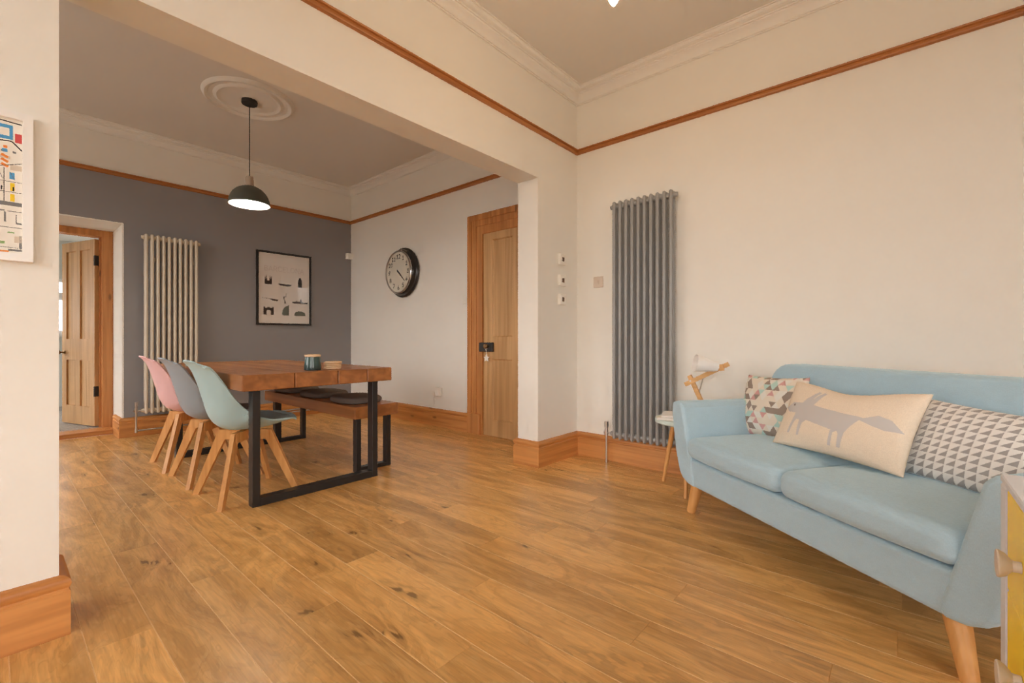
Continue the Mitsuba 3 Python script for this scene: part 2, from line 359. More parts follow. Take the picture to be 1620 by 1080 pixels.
for y0, y1 in ((WR[0] + 0.06, -0.58), (-0.52, WR[1] - 0.06)):
    for z0, z1 in ((WR[2] + 0.06, 1.76), (1.82, WR[3] - 0.06)):
        put('window_5__pane', trimesh.Trimesh([(XE + 0.11, y0, z0), (XE + 0.11, y1, z0), (XE + 0.11, y1, z1), (XE + 0.11, y0, z1)], [[0, 1, 2], [0, 2, 3]], process=False), 'pane')
# facade with the front windows of both rooms (behind the camera)
WM = (-1.35, 1.75, 0.55, 2.55); WD = (-5.2, -2.75, 0.50, 2.60)
struct('wall_front', cat(box(XG - 0.5, WD[0], YF - 0.25, YF, 0, ZC + 0.1), box(WD[1], WM[0], YF - 0.25, YF, 0, ZC + 0.1), box(WM[1], XE + 0.2, YF - 0.25, YF, 0, ZC + 0.1),
       *[q for w in (WD, WM) for q in (box(w[0], w[1], YF - 0.25, YF, 0, w[2]), box(w[0], w[1], YF - 0.25, YF, w[3], ZC + 0.1))]), 'white_paint')
for i, w in enumerate((WM, WD)):
    x0, x1, z0, z1 = w; n = 3 if i == 0 else 2; f = 0.06; ys = (YF - 0.16, YF - 0.10); bars = []
    for q in range(n + 1):
        c = x0 + f / 2 + (x1 - x0 - f) * q / n; bars.append(box(c - f / 2, c + f / 2, *ys, z0, z1))
    zm = z0 + 0.62 * (z1 - z0)
    for z in (z0, zm - f / 2, z1 - f): bars.append(box(x0, x1, *ys, z, z + f))
    key = f'window_{i + 1}'
    struct(key, cat(*bars), 'white_gloss')
    put(key + '__sill', box(x0 - 0.05, x1 + 0.05, YF - 0.10, YF + 0.10, z0 - 0.04, z0), 'white_gloss')
    for q in range(n):
        for a, b in ((z0 + f, zm - f / 2), (zm + f / 2, z1 - f)):
            u0 = x0 + f / 2 + (x1 - x0 - f) * q / n; u1 = x0 + f / 2 + (x1 - x0 - f) * (q + 1) / n
            g = trimesh.Trimesh([(u0, YF - 0.13, a), (u1, YF - 0.13, a), (u1, YF - 0.13, b), (u0, YF - 0.13, b)], [[0, 1, 2], [0, 2, 3]], process=False)
            put(key + '__pane', g, 'pane')
# clock wall with its door opening
DX0, DX1, DZ = -3.10, -2.26, 2.006
struct('wall_dining_right', cat(box(XG - 0.5, DX0, YD, YD + 0.2, 0, ZC + 0.1), box(DX0, DX1, YD, YD + 0.2, DZ, ZC + 0.1), box(DX1, XQ + 0.01, YD, YD + 0.2, 0, ZC + 0.1),
       box(DX0 - 0.02, DX1 + 0.02, YD + 0.12, YD + 0.2, -0.02, DZ)), 'white_paint')
# grey wall with the deep kitchen doorway
GY0, GY1, GZ, ZG = -0.13, 0.822, 2.032, 2.48
GREY_B = XG - 0.5
struct('wall_dining_back', cat(box(GREY_B, XG, YF, GY0, 0, ZG), box(GREY_B, XG, GY1, YD, 0, ZG), box(GREY_B, XG, GY0, GY1, GZ, ZG)), 'grey_paint')
struct('wall_dining_frieze', box(GREY_B, XG + 0.001, YF, YD, ZG, ZC + 0.1), 'white_paint')
struct('trim_1', cat(box(GREY_B, XG + 0.001, GY1 - 0.012, GY1 + 0.0, 0, GZ), box(GREY_B, XG + 0.001, GY0, GY1 - 0.012, GZ - 0.012, GZ), box(GREY_B, XG + 0.001, GY0, GY0 + 0.012, 0, GZ - 0.012)), 'white_paint')
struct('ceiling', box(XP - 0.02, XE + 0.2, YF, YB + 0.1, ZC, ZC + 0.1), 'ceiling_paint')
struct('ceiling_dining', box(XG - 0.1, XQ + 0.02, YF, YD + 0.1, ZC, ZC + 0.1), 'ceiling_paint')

SKIRT = [(0, 0), (0.025, 0), (0.025, 0.138), (0.021, 0.142), (0.0205, 0.148), (0.024, 0.152), (0.027, 0.160), (0.0265, 0.170), (0.022, 0.178), (0.015, 0.183), (0.006, 0.186), (0, 0.186)]
RAIL = [(0, 0), (0.010, 0), (0.017, 0.004), (0.020, 0.011), (0.019, 0.018), (0.015, 0.021), (0.015, 0.025), (0.024, 0.029), (0.026, 0.034), (0.024, 0.038), (0, 0.038)]
def rail(z0): return [(d, z0 + z) for d, z in RAIL]
def cornice(zc, drop, proj):
    q = [(0, 0), (0.0, 1.0), (0.10, 1.0), (0.10, 0.93), (0.18, 0.93), (0.20, 0.80), (0.26, 0.66), (0.36, 0.54), (0.50, 0.45), (0.52, 0.38), (0.62, 0.38), (0.62, 0.30), (0.74, 0.28), (0.84, 0.22), (0.88, 0.12), (0.88, 0.06), (1.0, 0.06), (1.0, 0.0)]
    return [(d * proj, zc - z * drop) for d, z in q]
EPS = 0.0005
boards(['baseboard_nib_back', 'baseboard_nib_end', 'baseboard_nib_front', 'baseboard_back', 'baseboard_right'], [(XQ, YD - 0.03), (XQ, YR), (XP, YR), (XP, YB), (XE, YB), (XE, YF)], SKIRT, -1)
boards(['baseboard_left', 'baseboard_left_end', 'baseboard_left_back'], [(XP, YF), (XP, YL), (XQ, YL), (XQ, YF)], SKIRT, -1)
boards(['baseboard_reveal', 'baseboard_dining_back', 'baseboard_dining_right'], [(GREY_B + 0.17, GY1 - 0.012), (XG, GY1 - 0.012), (XG, YD), (-3.296, YD)], SKIRT, -1)
boards(['baseboard_dining_left'], [(XG, YF), (XG, GY0)], SKIRT, -1)
boards(['trim_2', 'trim_9'], [(XP, YF), (XP, YB), (XE, YB)], rail(R0), -1, ('rail_x', 'rail_y'))
boards(['trim_3', 'trim_10'], [(XG, YF), (XG, YD), (XQ, YD)], rail(RD0), -1, ('rail_x', 'rail_y'))
struct('trim_4', moulding([(XP, YF), (XP, YB), (XE, YB)], cornice(ZC, 0.105, 0.10), side=-1), 'cornice_paint', 30)
struct('trim_5', moulding([(XQ, YF), (XG, YF), (XG, YD), (XQ, YD)][::1], cornice(ZC, 0.10, 0.075), side=-1), 'cornice_paint', 30)

# door casing on the clock wall
def casing_prof(): return None
cy = YD
def arch_bar(pts): return hull(pts)
OUT, INN = -3.295, DX0
casing = []
for (o0, o1, pr) in ((0.0, 0.055, 0.034), (0.055, 0.115, 0.024), (0.115, 0.195, 0.018)):
    casing.append(hull([(OUT + o, cy - d, z) for o in (o0, o1) for d in (0, pr) for z in (0, 2.152 - o)]))
    casing.append(hull([(x, cy - d, z) for o in (o0, o1) for d in (0, pr) for x, z in ((OUT + o, 2.152 - o), (XQ - 0.001, 2.152 - o))]))
struct('trim_6', cat(*casing), 'pine_z')
put('trim_6__plinth_block', box(OUT - 0.004, OUT + 0.17, cy - 0.040, cy, 0, 0.20, 0.004), 'pine_z')

def panel_door(key, W, H, M, mat, stile=0.115, mull=0.09, rails=((0, 0.15), (0.74, 0.95), (1.89, 2.0)), th=0.038, knob_side=None):
    """door leaf in local x (width), y (thickness, front at 0), z; recessed panels are parts"""
    fr = [box(0, stile, 0, th, 0, H), box(W - stile, W, 0, th, 0, H)]
    for a, b in rails: fr.append(box(stile, W - stile, 0, th, a, min(b, H)))
    for (a, b), (c, d) in zip(rails, rails[1:]): fr.append(box(W / 2 - mull / 2, W / 2 + mull / 2, 0, th, b, c))
    struct(key, moved(cat(*fr), M), mat)
    for (a, b), (c, d) in zip(rails, rails[1:]):
        for x0, x1 in ((stile, W / 2 - mull / 2), (W / 2 + mull / 2, W - stile)):
            e = 0.012
            p = cat(box(x0, x1, 0.014, th - 0.014, b, c), *[hull(q) for q in (
                [(x0, 0.002, b), (x0, 0.014, b), (x0 + e, 0.014, b + e), (x0, 0.002, c), (x0, 0.014, c), (x0 + e, 0.014, c - e)],
                [(x1, 0.002, b), (x1, 0.014, b), (x1 - e, 0.014, b + e), (x1, 0.002, c), (x1, 0.014, c), (x1 - e, 0.014, c - e)],
                [(x0, 0.002, b), (x0, 0.014, b), (x0 + e, 0.014, b + e), (x1, 0.002, b), (x1, 0.014, b), (x1 - e, 0.014, b + e)],
                [(x0, 0.002, c), (x0, 0.014, c), (x0 + e, 0.014, c - e), (x1, 0.002, c), (x1, 0.014, c), (x1 - e, 0.014, c - e)])])
            put(key + '__panel', moved(p, M), mat)
panel_door('door_1', DX1 - DX0 - 0.006, DZ - 0.012, mat4(None, (DX0 + 0.004, YD - 0.004, 0.003)), 'oak_door', rails=((0, 0.15), (0.74, 0.95), (1.885, 2.0)))
put('door_1__rim_lock', box(-3.134, -2.955, YD - 0.032, YD - 0.003, 0.812, 0.900, 0.004), 'lock_black', label='black iron rim lock on the oak door')
put('door_1__rim_lock__knob', moved(lathe([(0, 0), (0.010, 0), (0.010, 0.02), (0.022, 0.032), (0.024, 0.044), (0.016, 0.054), (0, 0.056)], 24), mat4(np.array([[1, 0, 0], [0, 0, -1], [0, 1, 0.0]]), (-3.005, YD - 0.031, 0.866))), 'brass_aged', 40)

# kitchen doorway: frame, step, leaf, and the room beyond
FX = -6.06
struct('trim_7', cat(box(FX - 0.25, FX, 0.728, GY1 - 0.014, 0.0, GZ - 0.014), box(FX - 0.12, FX, GY0 + 0.014, 0.728, 1.955, GZ - 0.014), box(FX - 0.12, FX, GY0 + 0.014, GY0 + 0.08, 0.0, 1.955)), 'pine_z')
put('trim_7__door_stop', box(FX - 0.105, FX - 0.065, 0.713, 0.728, 0.046, 1.955), 'pine_z')
struct('trim_8', box(FX - 0.10, -5.88, GY0 + 0.014, GY1 - 0.014, 0, 0.045, 0.004), 'pine_y')
ang = math.atan2(-0.304, -0.953)
panel_door('door_2', 0.62, 1.885, mat4(rotz(ang), (FX - 0.105, 0.716, 0.055)) @ np.diag([1, 1.0, 1, 1]), 'oak_door', stile=0.085, mull=0.075, rails=((0, 0.19), (0.66, 0.88), (1.79, 1.885)))
Md = mat4(rotz(ang), (FX - 0.105, 0.716, 0.055))
put('door_2__knob', moved(moved(lathe([(0, 0), (0.020, 0), (0.020, 0.006), (0.008, 0.010), (0.008, 0.03), (0.022, 0.040), (0.026, 0.052), (0.018, 0.064), (0, 0.066)], 24), mat4(np.array([[1, 0, 0], [0, 0, 1], [0, -1, 0.0]]), (0.575, 0.038, 0.74))), Md), 'brass_aged', 40)
for z in (0.30, 1.62):
    put('door_2__hinge', moved(cat(box(-0.004, 0.003, 0.004, 0.034, z, z + 0.10), tube((-0.006, 0.040, z), (-0.006, 0.040, z + 0.10), 0.007)), Md), 'lock_black')
struct('floor_kitchen', box(KX0, KX1 - 0.0, -1.5, 1.6, -0.02, 0.036), 'grout')
for i in range(9):
    for j in range(7):
        x0, y0 = KX1 - 0.2 * (i + 1), -0.56 + 0.2 * j
        if y0 + 0.2 > 1.2: continue
        put('floor_kitchen__tile', box(x0 + 0.003, x0 + 0.197, y0 + 0.003, y0 + 0.197, 0.036, 0.045), 'tile')
KW = (-0.85, 1.2, 1.0, 1.74)
struct('wall_kitchen_back', cat(box(KX0 - 0.15, KX0, -1.5, KW[0], 0, 2.35), box(KX0 - 0.15, KX0, KW[1], 1.6, 0, 2.35), box(KX0 - 0.15, KX0, KW[0], KW[1], 0, KW[2]), box(KX0 - 0.15, KX0, KW[0], KW[1], KW[3], 2.35)), 'kitchen_paint')
KL = (-8.2, -6.5, 0.05, 2.10)  # unseen glazed opening, added to brighten the kitchen with sky light
struct('wall_kitchen_left', cat(box(KX0, KL[0], -1.6, -1.5, 0, 2.35), box(KL[1], KX1, -1.6, -1.5, 0, 2.35), box(KL[0], KL[1], -1.6, -1.5, KL[3], 2.35), box(KL[0], KL[1], -1.6, -1.5, 0, KL[2])), 'kitchen_paint')
struct('window_4', cat(*[box(x, x + 0.06, -1.58, -1.52, KL[2], KL[3]) for x in (KL[0], -7.38, KL[1] - 0.06)], *[box(KL[0], KL[1], -1.58, -1.52, z, z + 0.06) for z in (KL[2], KL[3] - 0.06)]), 'white_gloss')
for x0, x1 in ((KL[0] + 0.06, -7.38), (-7.32, KL[1] - 0.06)):
    put('window_4__pane', trimesh.Trimesh([(x0, -1.55, KL[2] + 0.06), (x1, -1.55, KL[2] + 0.06), (x1, -1.55, KL[3] - 0.06), (x0, -1.55, KL[3] - 0.06)], [[0, 1, 2], [0, 2, 3]], process=False), 'pane')
struct('wall_kitchen_right', box(KX0, KX1, 1.6, 1.7, 0, 2.35), 'kitchen_paint')
struct('ceiling_kitchen', box(KX0 - 0.1, KX1, -1.6, 1.7, 2.25, 2.35), 'white_paint')
kb = [box(KX0 - 0.1, KX0 - 0.04, KW[0], KW[1], z, z + d) for z, d in ((KW[2], 0.05), (1.46, 0.10), (KW[3] - 0.04, 0.04))]
kb += [box(KX0 - 0.1, KX0 - 0.04, y, y + 0.06, KW[2], KW[3]) for y in (KW[0], -0.2, 0.45, KW[1] - 0.06)]
struct('window_3', cat(*kb), 'white_gloss')
put('window_3__sill', box(KX0 - 0.04, KX0 + 0.16, KW[0] - 0.04, KW[1] + 0.04, KW[2] - 0.035, KW[2]), 'white_gloss')
for y0, y1 in ((KW[0] + 0.06, -0.2), (-0.14, 0.45), (0.51, KW[1] - 0.06)):
    for z0, z1 in ((KW[2] + 0.05, 1.46), (1.56, KW[3] - 0.04)):
        put('window_3__pane', trimesh.Trimesh([(KX0 - 0.07, y0, z0), (KX0 - 0.07, y1, z0), (KX0 - 0.07, y1, z1), (KX0 - 0.07, y0, z1)], [[0, 1, 2], [0, 2, 3]], process=False), 'pane')

# ---------------------------------------------------------------- sofa
TH = math.radians(36.1)
US, VS, CS = np.array([math.cos(TH), -math.sin(TH), 0]), np.array([math.sin(TH), math.cos(TH), 0]), np.array([-0.936, 2.46, 0])
MS = np.eye(4); MS[:3, 0], MS[:3, 1], MS[:3, 2], MS[:3, 3] = US, VS, [0, 0, 1], CS
def son(m): return moved(m, MS)
SW = 1.390
sofa = thing('sofa', 'pale blue two-seater fabric sofa with rounded arms and tapered wooden legs', 'sofa')
ARM = [(-0.036, 0.568), (-0.018, 0.574), (0.012, 0.571), (-0.040, 0.535), (-0.026, 0.43), (-0.004, 0.323), (0.016, 0.262), (0.030, 0.225), (0.050, 0.202), (0.085, 0.186), (0.125, 0.181), (0.125, 0.20), (0.085, 0.31), (0.054, 0.44), (0.030, 0.553)]
def arm(mirror):
    r = 0.018
    m = sphere_hull([(u, v, z) for u, z in ARM for v in (r, 0.64)], r)
    if mirror: m.apply_transform(np.diag([-1, 1, 1, 1])); m.apply_translation((SW, 0, 0)); m.invert()
    return m
put('sofa__base', son(sphere_hull([(u, v, z) for u in (0.11, SW - 0.11) for v in (0.024, 0.64) for z in (0.181, 0.285)], 0.018)), 'sofa_fabric', 40)
put('sofa__arm', son(arm(False)), 'sofa_fabric', 40)
put('sofa__arm', son(arm(True)), 'sofa_fabric', 40)
bk = []
for u, z, a0, a1 in ((0.145, 0.685, 90, 180), (SW - 0.145, 0.685, 0, 90)):
    for a in np.radians(np.linspace(a0, a1, 7)): bk.append((u + 0.09 * math.cos(a), z + 0.09 * math.sin(a)))
bk += [(0.06, 0.30), (SW - 0.06, 0.30), (0.055, 0.55), (SW - 0.055, 0.55)]
put('sofa__back', son(sphere_hull([(u, 0.52 + 0.16 * (z - 0.30) + t, z) for u, z in bk for t in (0.0, 0.10)], 0.020)), 'sofa_fabric', 40)
def seat_cushion(u0, u1, v0, v1, z0, z1):
    m = round_box(u1 - u0, v1 - v0, z1 - z0, 0.042, (30, 30, 14)); V = m.vertices.copy()
    x, y = V[:, 0] / ((u1 - u0) / 2), V[:, 1] / ((v1 - v0) / 2); up = V[:, 2] > 0
    V[:, 2] += np.where(up, 0.026, 0.0) * (1 - x ** 2) * (1 - 0.8 * y ** 2)
    V[:, 1] -= 0.014 * (1 - x ** 2) * np.clip(-y, 0, 1) ** 2 * 1.2
    m.vertices = V; m.apply_translation(((u0 + u1) / 2, (v0 + v1) / 2, (z0 + z1) / 2)); return m
put('sofa__seat_cushion', son(seat_cushion(0.092, SW / 2 - 0.001, -0.014, 0.55, 0.309, 0.416)), 'sofa_fabric', True)
put('sofa__seat_cushion', son(seat_cushion(SW / 2 + 0.001, SW - 0.092, -0.014, 0.55, 0.309, 0.416)), 'sofa_fabric', True)
for u, v, du, dv in ((0.074, 0.085, -0.026, -0.035), (SW - 0.160, 0.085, 0.066, -0.042), (0.090, 0.58, -0.036, 0.03), (SW - 0.130, 0.58, 0.042, 0.03)):
    put('sofa__leg', son(tube((u + du, v + dv, 0), (u, v, 0.185), 0.021, 0.034, 24)), 'beech', 40)

def pillow(key, w, h, t, O, X, Y, mat, label, n=30, pinch=0.06, sag=0.0, group=None):
    """pillow centred on O with in-plane axes X (right) and Y (up); printed front faces X x Y"""
    O, X, Y = (np.asarray(q, float) for q in (O, X, Y)); X /= np.linalg.norm(X); Y -= X * (X @ Y); Y /= np.linalg.norm(Y); Z = np.cross(X, Y)
    g = np.linspace(-1, 1, n + 1); a, b = np.meshgrid(g, g, indexing='ij')
    a, b = np.sin(a * np.pi / 2), np.sin(b * np.pi / 2)
    px = w / 2 * a * (1 - pinch * (1 - b ** 2)); py = h / 2 * b * (1 - pinch * 1.2 * (1 - a ** 2)) - sag * np.clip((b + 1) / 2, 0, 1) * np.exp(-((a - 0.05) / 0.55) ** 2)
    zz = t / 2 * ((1 - a ** 2) * (1 - b ** 2)) ** 0.42 + 0.006 * (meshkit.fbm(np.stack([a * 2.5 + w * 50, b * 2.5, a * 0], -1), 2) - 0.5) * (1 - a ** 2 * b ** 2)
    zz = np.maximum(zz, 0.0) + 0.0012
    f = O + px[..., None] * X + py[..., None] * Y + zz[..., None] * Z; k = O + px[..., None] * X + py[..., None] * Y - zz[..., None] * Z
    m = grid_shell(f, k); uv = np.stack([(a + 1) / 2, (b + 1) / 2], -1).reshape(-1, 2)
    return put(key, m, mat, True, label, 'cushion', group, uv=np.vstack([uv, uv]))
def sp(u, v, z): return CS + US * u + VS * v + np.array([0, 0, z])
pillow('square_cushion', 0.385, 0.345, 0.12, sp(0.165, 0.455, 0.566), US * 0.98 + VS * 0.06 + np.array([0, 0, 0.035]), VS * 0.27 + US * 0.05 + np.array([0, 0, 0.95]), 'harlequin', 'square cushion with pink, mint and taupe triangles in the left corner of the sofa')
pillow('animal_cushion', 0.585, 0.320, 0.13, sp(0.685, 0.320, 0.588), US * 0.99 - VS * 0.015 + np.array([0, 0, 0.012]), VS * 0.44 - US * 0.01 + np.array([0, 0, 0.90]), 'beast_print', 'long cream linen cushion printed with a grey long-bodied animal, in the middle of the sofa', sag=0.030)
pillow('patterned_cushion', 0.50, 0.300, 0.14, sp(1.105, 0.425, 0.558), US * 0.99 + VS * 0.02 + np.array([0, 0, -0.065]), VS * 0.42 + np.array([0, 0, 0.90]), 'tri_cushion', 'white cushion covered in small grey triangles, at the right end of the sofa')

# ---------------------------------------------------------------- side table, books, lamp
TCX, TCY, TZ = -1.01, 2.842, 0.437
thing('side_table', 'small round mint side table with tapered wooden legs beside the sofa', 'side table')
put('side_table__top', moved(lathe([(0, -0.028), (0.19, -0.028), (0.199, -0.022), (0.2, -0.008), (0.197, 0), (0, 0)], 64), mat4(None, (TCX, TCY, TZ))), 'mint_paint', 40)
for fx, fy in ((-1.193, 2.893), (-0.962, 2.657), (-0.875, 2.977)):
    put('side_table__leg', tube((fx, fy, 0), (TCX + (fx - TCX) * 0.55, TCY + (fy - TCY) * 0.55, TZ - 0.026), 0.010, 0.017, 20), 'beech', 40)
for i, (w, d, t, a, lab, m_) in enumerate(((0.15, 0.21, 0.016, 0.15, 'white hardback book at the bottom of the stack on the side table', 'paper_cream'), (0.13, 0.19, 0.012, 0.32, 'thin pale book on top of the stack on the side table', 'white_gloss'))):
    z = TZ + 0.001 + (0.017 if i else 0)
    M = mat4(rotz(a), (-1.085, 2.79, z))
    k = thing('book', lab, 'book', None)
    put(k + '__cover', moved(cat(box(-w / 2, w / 2, -d / 2, d / 2, 0, 0.002), box(-w / 2, w / 2, -d / 2, d / 2, t - 0.002, t), box(-w / 2, -w / 2 + 0.002, -d / 2, d / 2, 0.002, t - 0.002)), M), m_)
    put(k + '__pages', moved(box(-w / 2 + 0.003, w / 2 - 0.004, -d / 2 + 0.004, d / 2 - 0.004, 0.0022, t - 0.0022), M), 'paper_white')
# wooden arm lamp: its plane is parallel to the back wall
thing('table_lamp', 'small lamp with white conical shade and jointed wooden arm on the side table', 'lamp')
LY = 2.90
A0, A1 = np.array([-0.915, LY, TZ + 0.03]), np.array([-1.026, LY, 0.702])
B0, B1 = np.array([-1.046, LY - 0.018, 0.644]), np.array([-0.788, LY - 0.018, 0.784])
def bar(p, q, w, t):
    d = (q - p) / np.linalg.norm(q - p); s = np.cross(d, [0, 1, 0]); s /= np.linalg.norm(s); y = np.array([0, 1.0, 0])
    return hull([e + s * w * a + y * t * b for e in (p, q) for a in (-.5, .5) for b in (-.5, .5)])
put('table_lamp__base', moved(lathe([(0, 0), (0.062, 0), (0.065, 0.006), (0.06, 0.022), (0, 0.026)], 40), mat4(None, (-0.90, LY, TZ + 0.001))), 'beech', 40)
put('table_lamp__lower_arm', bar(A0, A1, 0.026, 0.016), 'beech_x')
put('table_lamp__upper_arm', bar(B0, B1, 0.026, 0.016), 'beech_x')
J = A0 + (A1 - A0) * 0.865
put('table_lamp__pivot', moved(tube((0, -0.03, 0), (0, 0.012, 0), 0.006, n=16), mat4(None, J)), 'brushed_steel', 40)
put('table_lamp__strut', tube(A0 + (A1 - A0) * 0.55 + [0.010, 0.0, 0], B0 + (B1 - B0) * 0.42 + [0, 0.0, -0.012], 0.003, n=10), 'brushed_steel', 40)
HB = B0 + (B1 - B0) * 0.70
dirs = np.array([-0.793, -0.560, 0.20]); dirs /= np.linalg.norm(dirs)
xx = np.cross([0, 0, 1], dirs); xx /= np.linalg.norm(xx); Rl = np.stack([xx, np.cross(dirs, xx), dirs], 1)
SO = np.array([-0.842, LY - 0.045, 0.762])
put('table_lamp__shade', moved(lathe([(0, 0.0), (0.023, 0.0), (0.026, 0.006), (0.055, 0.135), (0.0535, 0.135), (0.024, 0.008), (0, 0.006)], 48), mat4(Rl, SO)), 'white_gloss', 40)
put('table_lamp__shade_mount', tube(SO - dirs * 0.004, HB + [0.012, -0.004, 0.010], 0.009, n=14), 'beech_x', 40)
put('table_lamp__clamp', bar(B0 + (B1 - B0) * 0.86 + [0.004, -0.014, -0.022], B0 + (B1 - B0) * 0.86 + [-0.004, -0.014, 0.016], 0.022, 0.012), 'beech_x')

# ---------------------------------------------------------------- radiators
def radiator(key, label, n, pitch, z0, z1, r, M, mat, valve_x, foot, hidden=None, extra=None):
    """local x along the wall, y out of the wall (0 at its back), columns two tubes deep"""
    key = thing(key, label, 'radiator')
    dy = (0.022, 0.062)
    for i in range(n):
        x = pitch * (i + 0.5); ms = []
        for y in dy:
            pr = [(0, z0), (r * 0.5, z0 + r * 0.15), (r * 0.87, z0 + r * 0.5), (r, z0 + r), (r, z1 - r), (r * 0.87, z1 - r * 0.5), (r * 0.5, z1 - r * 0.15), (0, z1)]
            ms.append(moved(lathe(pr, 20), mat4(None, (x, y, 0))))
        for z in (z0 + 0.035, z1 - 0.035):
            ms.append(tube((x, dy[0], z), (x, dy[1], z), r * 0.8, n=14))
            ms.append(tube((x - pitch / 2, (dy[0] + dy[1]) / 2, z), (x + pitch / 2, (dy[0] + dy[1]) / 2, z), 0.019, n=20))
        put(key + '__column', moved(cat(*ms), M), mat, 40)
    yc = sum(dy) / 2
    for x, s in ((0, -1), (n * pitch, 1)):
        for z in (z0 + 0.035, z1 - 0.035):
            put(key + '__end_plug', moved(tube((x, yc, z), (x + s * 0.014, yc, z), 0.018, 0.015, 18), M), mat, 40)
    xv = valve_x
    for zz in (z0 + 0.035,):
        v = cat(tube((0, yc, zz), (xv, yc, zz), 0.008), tube((xv, yc, zz - 0.018), (xv, yc, zz + 0.03), 0.013), tube((xv, yc, zz + 0.03), (xv, yc, zz + 0.045), 0.010), tube((xv, yc, zz + 0.045), (xv, yc, zz + 0.085), 0.017, 0.0155), tube((xv - 0.02, yc, zz + 0.004), (xv, yc, zz + 0.004), 0.011))
        put(key + '__valve', moved(v, M), 'chrome', 40, label='chrome valve')
    put(key + '__pipe', moved(tube((xv, yc, foot), (xv, yc, z0 + 0.02), 0.0085), M), 'chrome', 40)
    for p in (extra or ()): put(key + '__pipe', moved(p, M), 'chrome', 40)
    for i in (1, n - 2):
        for z in (z0 + 0.25, z1 - 0.25):
            put(key + '__bracket', moved(box(pitch * (i + 1) - 0.008, pitch * (i + 1) + 0.008, -0.035, 0.035, z, z + 0.03), M), mat)
Mr = np.array([[1, 0, 0, -1.648], [0, -1, 0, YB - 0.036], [0, 0, 1, 0], [0, 0, 0, 1.0]])
radiator('radiator', 'tall grey column radiator on the white wall left of the sofa', 10, 0.0475, 0.190, 1.952, 0.0135, Mr, 'grey_enamel', -0.052, 0.0)
Mg = np.array([[0, 1, 0, XG + 0.036], [1, 0, 0, 0.952], [0, 0, 1, 0], [0, 0, 0, 1.0]])
pp = [tube((-0.052, 0.042, 0.062), (1.75, 0.014, 0.062), 0.0085), tube((-0.052, 0.042, 0.045), (-0.052, 0.042, 0.08), 0.012)]
radiator('radiator', 'tall cream column radiator on the dark grey wall behind the dining chairs', 10, 0.0450, 0.215, 1.945, 0.0135, Mg, 'cream_enamel', -0.052, 0.055, extra=pp + [tube((0.5, 0.016, 0.088), (1.75, 0.010, 0.088), 0.0085)])

# ---------------------------------------------------------------- dining table
thing('dining_table', 'chunky brown wooden dining table on black steel frame legs', 'table')
TX0, TX1, TY0, TY1, TB, TT = -4.41, -2.62, 0.862, 1.778, 0.654, 0.741
cuts = [TY0, 1.135, 1.395, 1.595, TY1]
for a, b in zip(cuts, cuts[1:]):
    put('dining_table__board', box(TX0, TX1, a + (0.0025 if a > TY0 else 0), b - (0.0025 if b < TY1 else 0), TB, TT, 0.004), 'table_wood')
def u_frame(x0, x1, y0, y1, z1, ty, tz):
    return [box(x0, x1, y0, y0 + ty, 0, z1, 0.002), box(x0, x1, y1 - ty, y1, 0, z1, 0.002), box(x0, x1, y0 + ty, y1 - ty, 0, tz, 0.002)]
for xa, xb in ((-2.77, -2.71), (-4.33, -4.27)):
    k = 'dining_table__frame'
    put(k, cat(*u_frame(xa, xb, 0.943, 1.727, TB, 0.040, 0.045)), 'black_steel')
# bench
thing('bench', 'low brown wooden bench on black steel frames along the far side of the dining table', 'bench')
put('bench__seat', box(-4.42, -2.853, 1.640, 1.990, 0.376, 0.461, 0.003), 'table_wood')
for xa, xb in ((-2.93, -2.88), (-4.31, -4.26)):
    put('bench__frame', cat(*u_frame(xa, xb, 1.668, 1.945, 0.376, 0.035, 0.030)), 'black_steel')
for i, x in enumerate((-3.14, -3.64, -4.15)):
    m = round_box(0.385, 0.315, 0.044, 0.0215, (24, 24, 8)); V = m.vertices.copy()
    q = (V[:, :2] / [0.1925, 0.1575]); rr = np.maximum(np.abs(q).max(1), 1e-9); ll = np.maximum((np.abs(q) ** 3.2).sum(1) ** (1 / 3.2), 1e-9)
    V[:, :2] *= (rr / ll)[:, None]; V[:, 2] += np.where(V[:, 2] > 0, 0.008 * (1 - np.clip(rr, 0, 1) ** 2), 0); m.vertices = V
    put('seat_pad', moved(m, mat4(rotz(0.03 * (i - 1)), (x, 1.812, 0.484))), 'bench_felt', True,
        ('dark grey seat pad nearest the camera on the bench', 'dark grey seat pad second from the near end of the bench', 'dark grey seat pad furthest from the camera on the bench')[i], 'cushion', 'seat pads on the bench')

